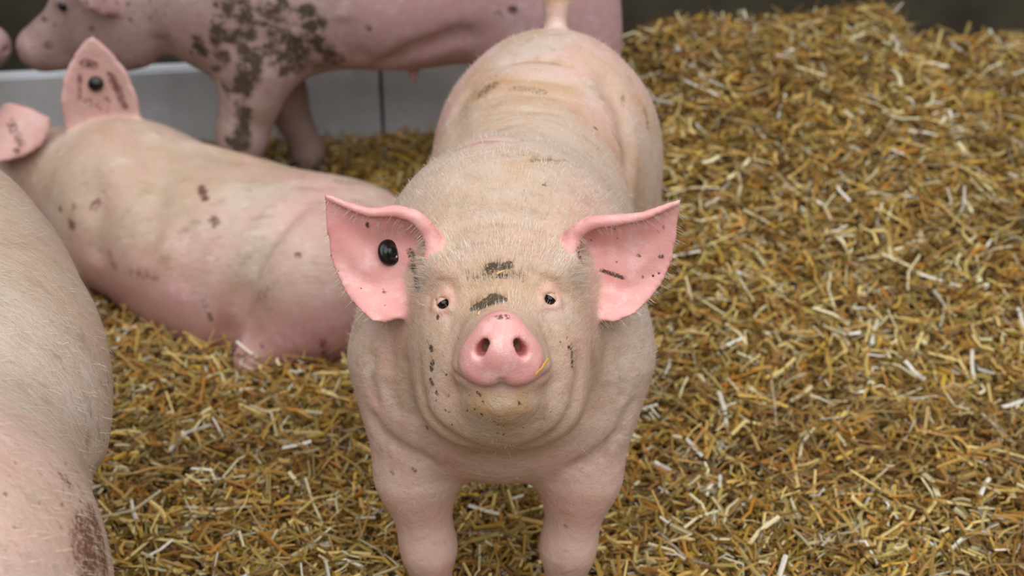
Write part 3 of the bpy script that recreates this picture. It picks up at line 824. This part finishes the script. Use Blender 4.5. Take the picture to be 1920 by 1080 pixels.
npg.pfold([(165, 820), (182, 890), (196, 945)], 0.010, 0.016)
NS = [(160, 990, 172, 1075, 34, 0.95), (175, 970, 195, 1060, 26, 1.0), (140, 1010, 150, 1060, 20, 0.7), (120, 895, 128, 905, 14, 0.75), (145, 905, 148, 912, 6, 0.5), (168, 778, 170, 782, 4, 0.9), (200, 690, 203, 720, 5, 0.6), (170, 660, 178, 675, 8, 0.35), (193, 815, 195, 825, 4, 0.7),
      (185, 900, 196, 935, 6, 0.6), (40, 700, 55, 740, 16, 0.32), (100, 420, 115, 470, 12, 0.4), (20, 340, 40, 360, 12, 0.35)]
for _ in range(60):
    x, y = rs.uniform(5, 190), rs.uniform(860, 1060); NS.append((x, y, x + 4, y - 2, rs.uniform(1.5, 2.6), 0.8))
for _ in range(40):
    x, y = rs.uniform(5, 150), rs.uniform(400, 850); NS.append((x, y, x + rs.uniform(-4, 8), y - 2, rs.uniform(1.5, 3.5), 0.45))
near = finish_pig('pig', npg, (-1.36, 0.80, -0.045), (-0.38, 2.36, 0.74), 0.0066, M_NEAR, 'pale bristly pig standing with its back turned, brown dirt smeared on its thigh', (-0.7, 1.4, 0),
           lambda V, N: 0.35 * smooth01(V[:, 1], 1.25, 1.0), NS, lambda V, N: 0.4 * smooth01(vnoise(V[:, 0] + V[:, 2], V[:, 1], 10, 9), 0.4, 0.65), 16000, (0.9, 0.25, -0.3), None, neyes)

trotters(near, [((-0.615 + sx * 0.118, 0.985, 0.005), (-0.12, 1)) for sx in (-1, 1)] + [((-0.82 + sx * 0.10, 1.715 + sx * 0.05, 0.005), (-0.45, 0.89)) for sx in (-1, 1)])

# muddy pig standing along the wall, and the one it meets snout to snout
def walking_pig(center, heading, s, fl, fr, flank=None):
    B = Body(); R = yaw3(heading); C = np.array(center, float)
    L = lambda x, y, z: C + R @ np.array([x * s, y * s, z * s])
    r = lambda *a: np.array(a) * s
    B.ell(L(-0.33, 0, 0.49), r(0.20, 0.18, 0.185), 0.05, R); B.ell(L(-0.05, 0, 0.485), r(0.36, 0.18, 0.18), 0.07, R); B.ell(L(0.24, 0, 0.465), r(0.20, 0.178, 0.185), 0.07, R)
    B.limb([(L(0.28, 0, 0.49), 0.15 * s), (L(0.46, 0, 0.47), 0.11 * s)], 0.06)
    for y, f in ((1, fl), (-1, fr)):
        B.ell(L(-0.37, y * 0.10, 0.38), r(0.15, 0.088, 0.19), 0.05, R)
        B.limb([(L(-0.38, y * 0.11, 0.30), 0.075 * s), (L(-0.47, y * 0.11, 0.20), 0.042 * s), (L(-0.43, y * 0.11, 0.06), 0.031 * s), (L(-0.42, y * 0.11, 0.0), 0.035 * s)], 0.05)
        B.limb([(L(0.24, y * 0.10, 0.36), 0.085 * s), (L((0.24 + f) / 2 + 0.01, y * 0.11, 0.20), 0.050 * s), (L(f, y * 0.11, 0.06), 0.032 * s), (L(f + 0.012, y * 0.11, 0.0), 0.037 * s)], 0.05)
    for x in (-0.22, -0.08):
        for y in (-1, 1): B.limb([(L(x, y * 0.05, 0.31), 0.012), (L(x, y * 0.055, 0.288), 0.006)], 0.008)
    B.feet = [(L(x_, y_, 0.004), heading) for x_, y_ in ((-0.41, 0.11), (-0.41, -0.11), (fl + 0.015, 0.11), (fr + 0.015, -0.11))]
    B.limb([(L(-0.51, 0, 0.60), 0.022), (L(-0.545, 0, 0.53), 0.015), (L(-0.54, 0.02, 0.46), 0.010)], 0.03)
    _, _, ey = add_head(B, L(0.47, 0, 0.47), R @ np.array([1, 0, -0.22]), s)
    return B, ey
sp, sey = walking_pig((-0.31, 2.985, 0.0), (-1, -0.10), 1.05, 0.32, 0.165)
sp.pfold([(700, 128), (770, 100), (840, 75), (900, 62)], 0.020, 0.025)
sp.pfold([(640, 30), (650, 80), (690, 120)], 0.008, 0.03)
sp.pfold([(300, 60), (310, 110), (340, 130)], 0.010, 0.025)
SS = [(470, 120, 455, 170, 22, 0.95), (455, 215, 450, 270, 18, 0.95), (420, 160, 440, 190, 12, 0.8), (440, 5, 540, 20, 18, 0.75), (590, 70, 630, 115, 18, 0.8), (560, 120, 640, 130, 16, 0.5), (690, 50, 691, 54, 6, 0.9), (960, 18, 962, 20, 9, 0.8), (930, 25, 945, 28, 6, 0.7), (85, 85, 92, 82, 7, 1), (400, 130, 420, 125, 8, 0.8), (365, 70, 366, 74, 7, 0.9), (358, 100, 360, 96, 4, 0.8), (380, 135, 440, 150, 8, 0.6)]
for _ in range(85):
    x = rs.normal(500, 62); y = rs.normal(70, 36) + (x - 480) * 0.10
    if 0 < y < 135: SS.append((x, y, x + rs.uniform(-14, 14), y + rs.uniform(-8, 8), rs.uniform(6, 16), rs.uniform(0.5, 1.05)))
for _ in range(70):
    x, y = rs.uniform(60, 470), rs.uniform(0, 130); SS.append((x, y, x + 3, y + 2, rs.uniform(2.5, 5), rs.uniform(0.5, 0.9)))
for _ in range(25):
    x, y = rs.uniform(350, 470), rs.uniform(130, 270); SS.append((x, y, x + 3, y + 6, rs.uniform(4, 8), rs.uniform(0.45, 0.8)))
wp = finish_pig('pig', sp, (-1.22, 2.62, -0.045), (0.34, 3.30, 0.80), 0.0072, M_STAND, 'mud-caked pink pig standing alongside the back wall', (-0.3, 2.98, 0),
           lambda V, N: 0.75 * smooth01(V[:, 0], -0.45, -0.2) + 0.1, SS, lambda V, N: 0.5 * smooth01(V[:, 0], -0.3, -0.5) * vnoise(V[:, 0] + V[:, 2], V[:, 1] + V[:, 2], 14, 31) * 1.6, 1200, (1, 0, -0.2), lambda V, N: 0.75 * smooth01(V[:, 2], 0.10, 0.02), sey)
fp, fey = walking_pig((-1.855, 2.875, 0.0), (1, 0.17), 0.98, 0.27, 0.2)
fpig = finish_pig('pig', fp, (-2.46, 2.50, -0.045), (-1.05, 3.24, 0.76), 0.0095, M_STAND, 'pink pig beside the white boards meeting the muddy pig snout to snout', (-1.9, 2.90, 0),
           lambda V, N: 0.5 + 0 * V[:, 0], [], None, 0, (1, 0, 0), lambda V, N: 0.7 * smooth01(V[:, 2], 0.12, 0.02), fey)
trotters(wp, sp.feet); trotters(fpig, fp.feet)
PIGS = [(mp, (-0.26, 1.26), (0.34, 2.42)), (lp, (-1.42, 2.12), (-0.06, 3.0)), (npg, (-1.36, 0.80), (-0.38, 2.36)), (sp, (-1.22, 2.62), (0.34, 3.3)), (fp, (-2.5, 2.5), (-1.05, 3.24))]

# ------------------------------------------------------------------ straw
PAL = np.array([srgb(176, 134, 58), srgb(200, 162, 84), srgb(222, 198, 126), srgb(238, 228, 184), srgb(186, 126, 42), srgb(172, 152, 76), srgb(112, 80, 36), srgb(246, 242, 228), srgb(210, 172, 66)])
PALW = np.array([0.20, 0.16, 0.14, 0.08, 0.10, 0.11, 0.15, 0.03, 0.06])
M_STRAW = attr_mat('straw', 0.5)

def straw_geo(C, yaw, pit, roll, L, W, bend):
    n = len(C)
    d = np.stack([np.cos(yaw) * np.cos(pit), np.sin(yaw) * np.cos(pit), np.sin(pit)], 1)
    side = np.stack([-np.sin(yaw), np.cos(yaw), np.zeros(n)], 1); up = np.cross(d, side)
    s2 = side * np.cos(roll)[:, None] + up * np.sin(roll)[:, None]; u2 = np.cross(d, s2)
    P = np.zeros((n, 3, 3, 3))
    for a, t in enumerate((-0.5, 0.0, 0.5)):
        off = C + d * (L * t)[:, None] - s2 * (bend * L * (4 * t * t))[:, None] - up * (np.abs(bend) * L * 0.4 * 4 * t * t)[:, None]
        for b, w in enumerate((-0.5, 0.0, 0.5)):
            P[:, a, b] = off + s2 * (W * w)[:, None] + u2 * (W * (0.30 if b == 1 else 0.0))[:, None]
    I = np.arange(9).reshape(3, 3)
    Fq = np.stack([I[:-1, :-1], I[1:, :-1], I[1:, 1:], I[:-1, 1:]], -1).reshape(-1, 4)
    return P.reshape(-1, 3), (np.arange(n)[:, None, None] * 9 + Fq[None]).reshape(-1, 4)

def pig_free(C, margin):
    ok = np.ones(len(C), bool)
    for B, lo, hi in PIGS:
        m = np.where((C[:, 0] > lo[0] - 0.05) & (C[:, 0] < hi[0] + 0.05) & (C[:, 1] > lo[1] - 0.05) & (C[:, 1] < hi[1] + 0.05) & ok)[0]
        if len(m): ok[m] &= B(C[m], ears=False, detail=False) > margin
    return ok

def scatter(n, layer):
    """spots on the bed, denser in the near and middle ground"""
    y = 0.85 + (3.62 - 0.85) * RNG.random(n) ** 1.15
    half = 0.50 + y * 0.42
    x = RNG.uniform(-1, 1, n) * (half + 0.25)
    keep = y < wall_y(x) - 0.075
    x, y = x[keep], y[keep]
    z = ground(x, y) + layer * RNG.random(len(x)) ** 1.3
    return np.stack([x, y, z], 1)

C = scatter(125000, 0.038)
C = C[pig_free(C, 0.001)]
n = len(C)
big = RNG.random(n)
L = np.select([big < 0.40, big < 0.80], [RNG.uniform(0.010, 0.028, n), RNG.uniform(0.022, 0.060, n)], RNG.uniform(0.045, 0.105, n))
W = np.select([big < 0.40, big < 0.80], [RNG.uniform(0.0016, 0.0045, n), RNG.uniform(0.0030, 0.0082, n)], RNG.uniform(0.0028, 0.0070, n))
P, Fs = straw_geo(C, RNG.uniform(0, 2 * np.pi, n), RNG.normal(0, 0.40, n), RNG.normal(0, 0.8, n), L, W, RNG.normal(0, 0.15, n))
P = P.reshape(-1, 9, 3); clear = np.ones(n, bool)                # pieces may touch the skin, not pass through it
for Bp, lo, hi in PIGS:
    m = np.where((C[:, 0] > lo[0] - 0.1) & (C[:, 0] < hi[0] + 0.1) & (C[:, 1] > lo[1] - 0.1) & (C[:, 1] < hi[1] + 0.1))[0]
    if len(m): clear[m] &= Bp(P[m].reshape(-1, 3), ears=False).reshape(-1, 9).min(1) > -0.0025
P = P[clear].reshape(-1, 3); C = C[clear]; n = len(C); Fs = Fs[:n * 4]
ci = RNG.choice(len(PAL), n, p=PALW / PALW.sum())
wear = 0.5 * vnoise(C[:, 0], C[:, 1], 3.5, 21) + 0.5 * vnoise(C[:, 0], C[:, 1], 11, 22)        # trodden, browner patches
tint = PAL[ci] * (0.52 + 0.65 * RNG.random((n, 1)) + 0.30 * (wear[:, None] - 0.5))
tint *= 1 - (1 - np.array([0.62, 0.50, 0.36, 1])) * (smooth01(wear, 0.42, 0.2) * 0.75)[:, None]; tint = np.clip(tint, 0, 0.95); tint[:, 3] = 1
me = make_mesh('straw_bedding', P, Fs, M_STRAW, False)
color_attr(me, 'tint', np.repeat(tint, 9, 0))
bed = add_obj('straw_bedding', me)
bed['label'] = 'deep golden brown chopped straw bedding covering the pen floor'; bed['category'] = 'straw'; bed['kind'] = 'stuff'

# the larger loose stalks lying on top
kinds = []
for j in range(14):
    Lk = RNG.uniform(0.05, 0.12); Wk = RNG.uniform(0.005, 0.009)
    P, Fs = straw_geo(np.zeros((1, 3)), np.zeros(1), np.zeros(1), RNG.normal(0, 0.2, 1), np.array([Lk]), np.array([Wk]), RNG.normal(0, 0.12, 1))
    me = make_mesh('straw_stalk', P, Fs, M_STRAW, False)
    col = PAL[[2, 3, 1, 7, 1, 8, 2, 5][j % 8]] * RNG.uniform(0.7, 1.0); col[3] = 1
    color_attr(me, 'tint', np.tile(col, (9, 1)))
    kinds.append(me)
y = 1.15 + 2.3 * RNG.random(700) ** 1.2; x = RNG.uniform(-1, 1, 700) * (0.12 + y * 0.38)
C = np.stack([x, y, ground(x, y) + 0.032], 1)
C = C[(y < wall_y(x) - 0.12)]; C = C[pig_free(C, 0.07)][:240]
for j, c in enumerate(C):
    o = bpy.data.objects.new('straw_stalk', kinds[j % 14]); COL.objects.link(o)
    yw = RNG.uniform(0, 6.28); cs, sn = 0.04 * math.cos(yw), 0.04 * math.sin(yw)
    slope = float(ground(c[0] + cs, c[1] + sn) - ground(c[0] - cs, c[1] - sn)) / 0.08
    o.location = c; o.rotation_euler = (RNG.normal(0, 0.2), -math.atan(slope) + RNG.normal(0, 0.06), yw)
    o['label'] = 'long straw stalk lying loose on top of the chopped bedding'; o['category'] = 'straw'; o['group'] = 'loose straw stalks on the bedding'

def stuck_straw(p1, p2, lift, width, col, label, free=False):
    A, B_ = mp.hit([p1, p2])
    if free: A = CAM + ray_dir(*p1) * (np.linalg.norm(B_ - CAM) - 0.002)
    d = B_ - A; L_ = np.linalg.norm(d)
    P, Fs = straw_geo(np.zeros((1, 3)), np.zeros(1), np.zeros(1), np.zeros(1), np.array([L_]), np.array([width]), np.array([0.05]))
    me = make_mesh('straw_piece', P, Fs, M_STRAW, False); c = np.array(col); color_attr(me, 'tint', np.tile(c, (9, 1)))
    o = bpy.data.objects.new('straw_piece', me); COL.objects.link(o)
    zax = Vector(HF); xa = Vector(d).normalized(); ya = zax.cross(xa).normalized(); za = xa.cross(ya)
    o.matrix_world = Matrix.Translation(Vector((A + B_) / 2 + HF * lift)) @ Matrix((xa, ya, za)).transposed().to_4x4()
    o['label'] = label; o['category'] = 'straw'
stuck_straw((1030, 674), (1002, 707), 0.001, 0.0030, srgb(226, 176, 84), 'thin golden straw piece stuck to the side of the pig snout', True)
stuck_straw((931, 513), (946, 507), 0.0012, 0.0022, srgb(232, 196, 130), 'tiny pale straw fleck on the muddy pig forehead')
stuck_straw((897, 590), (899, 583), 0.0012, 0.0020, srgb(240, 220, 170), 'tiny cream straw fleck above the pig snout')
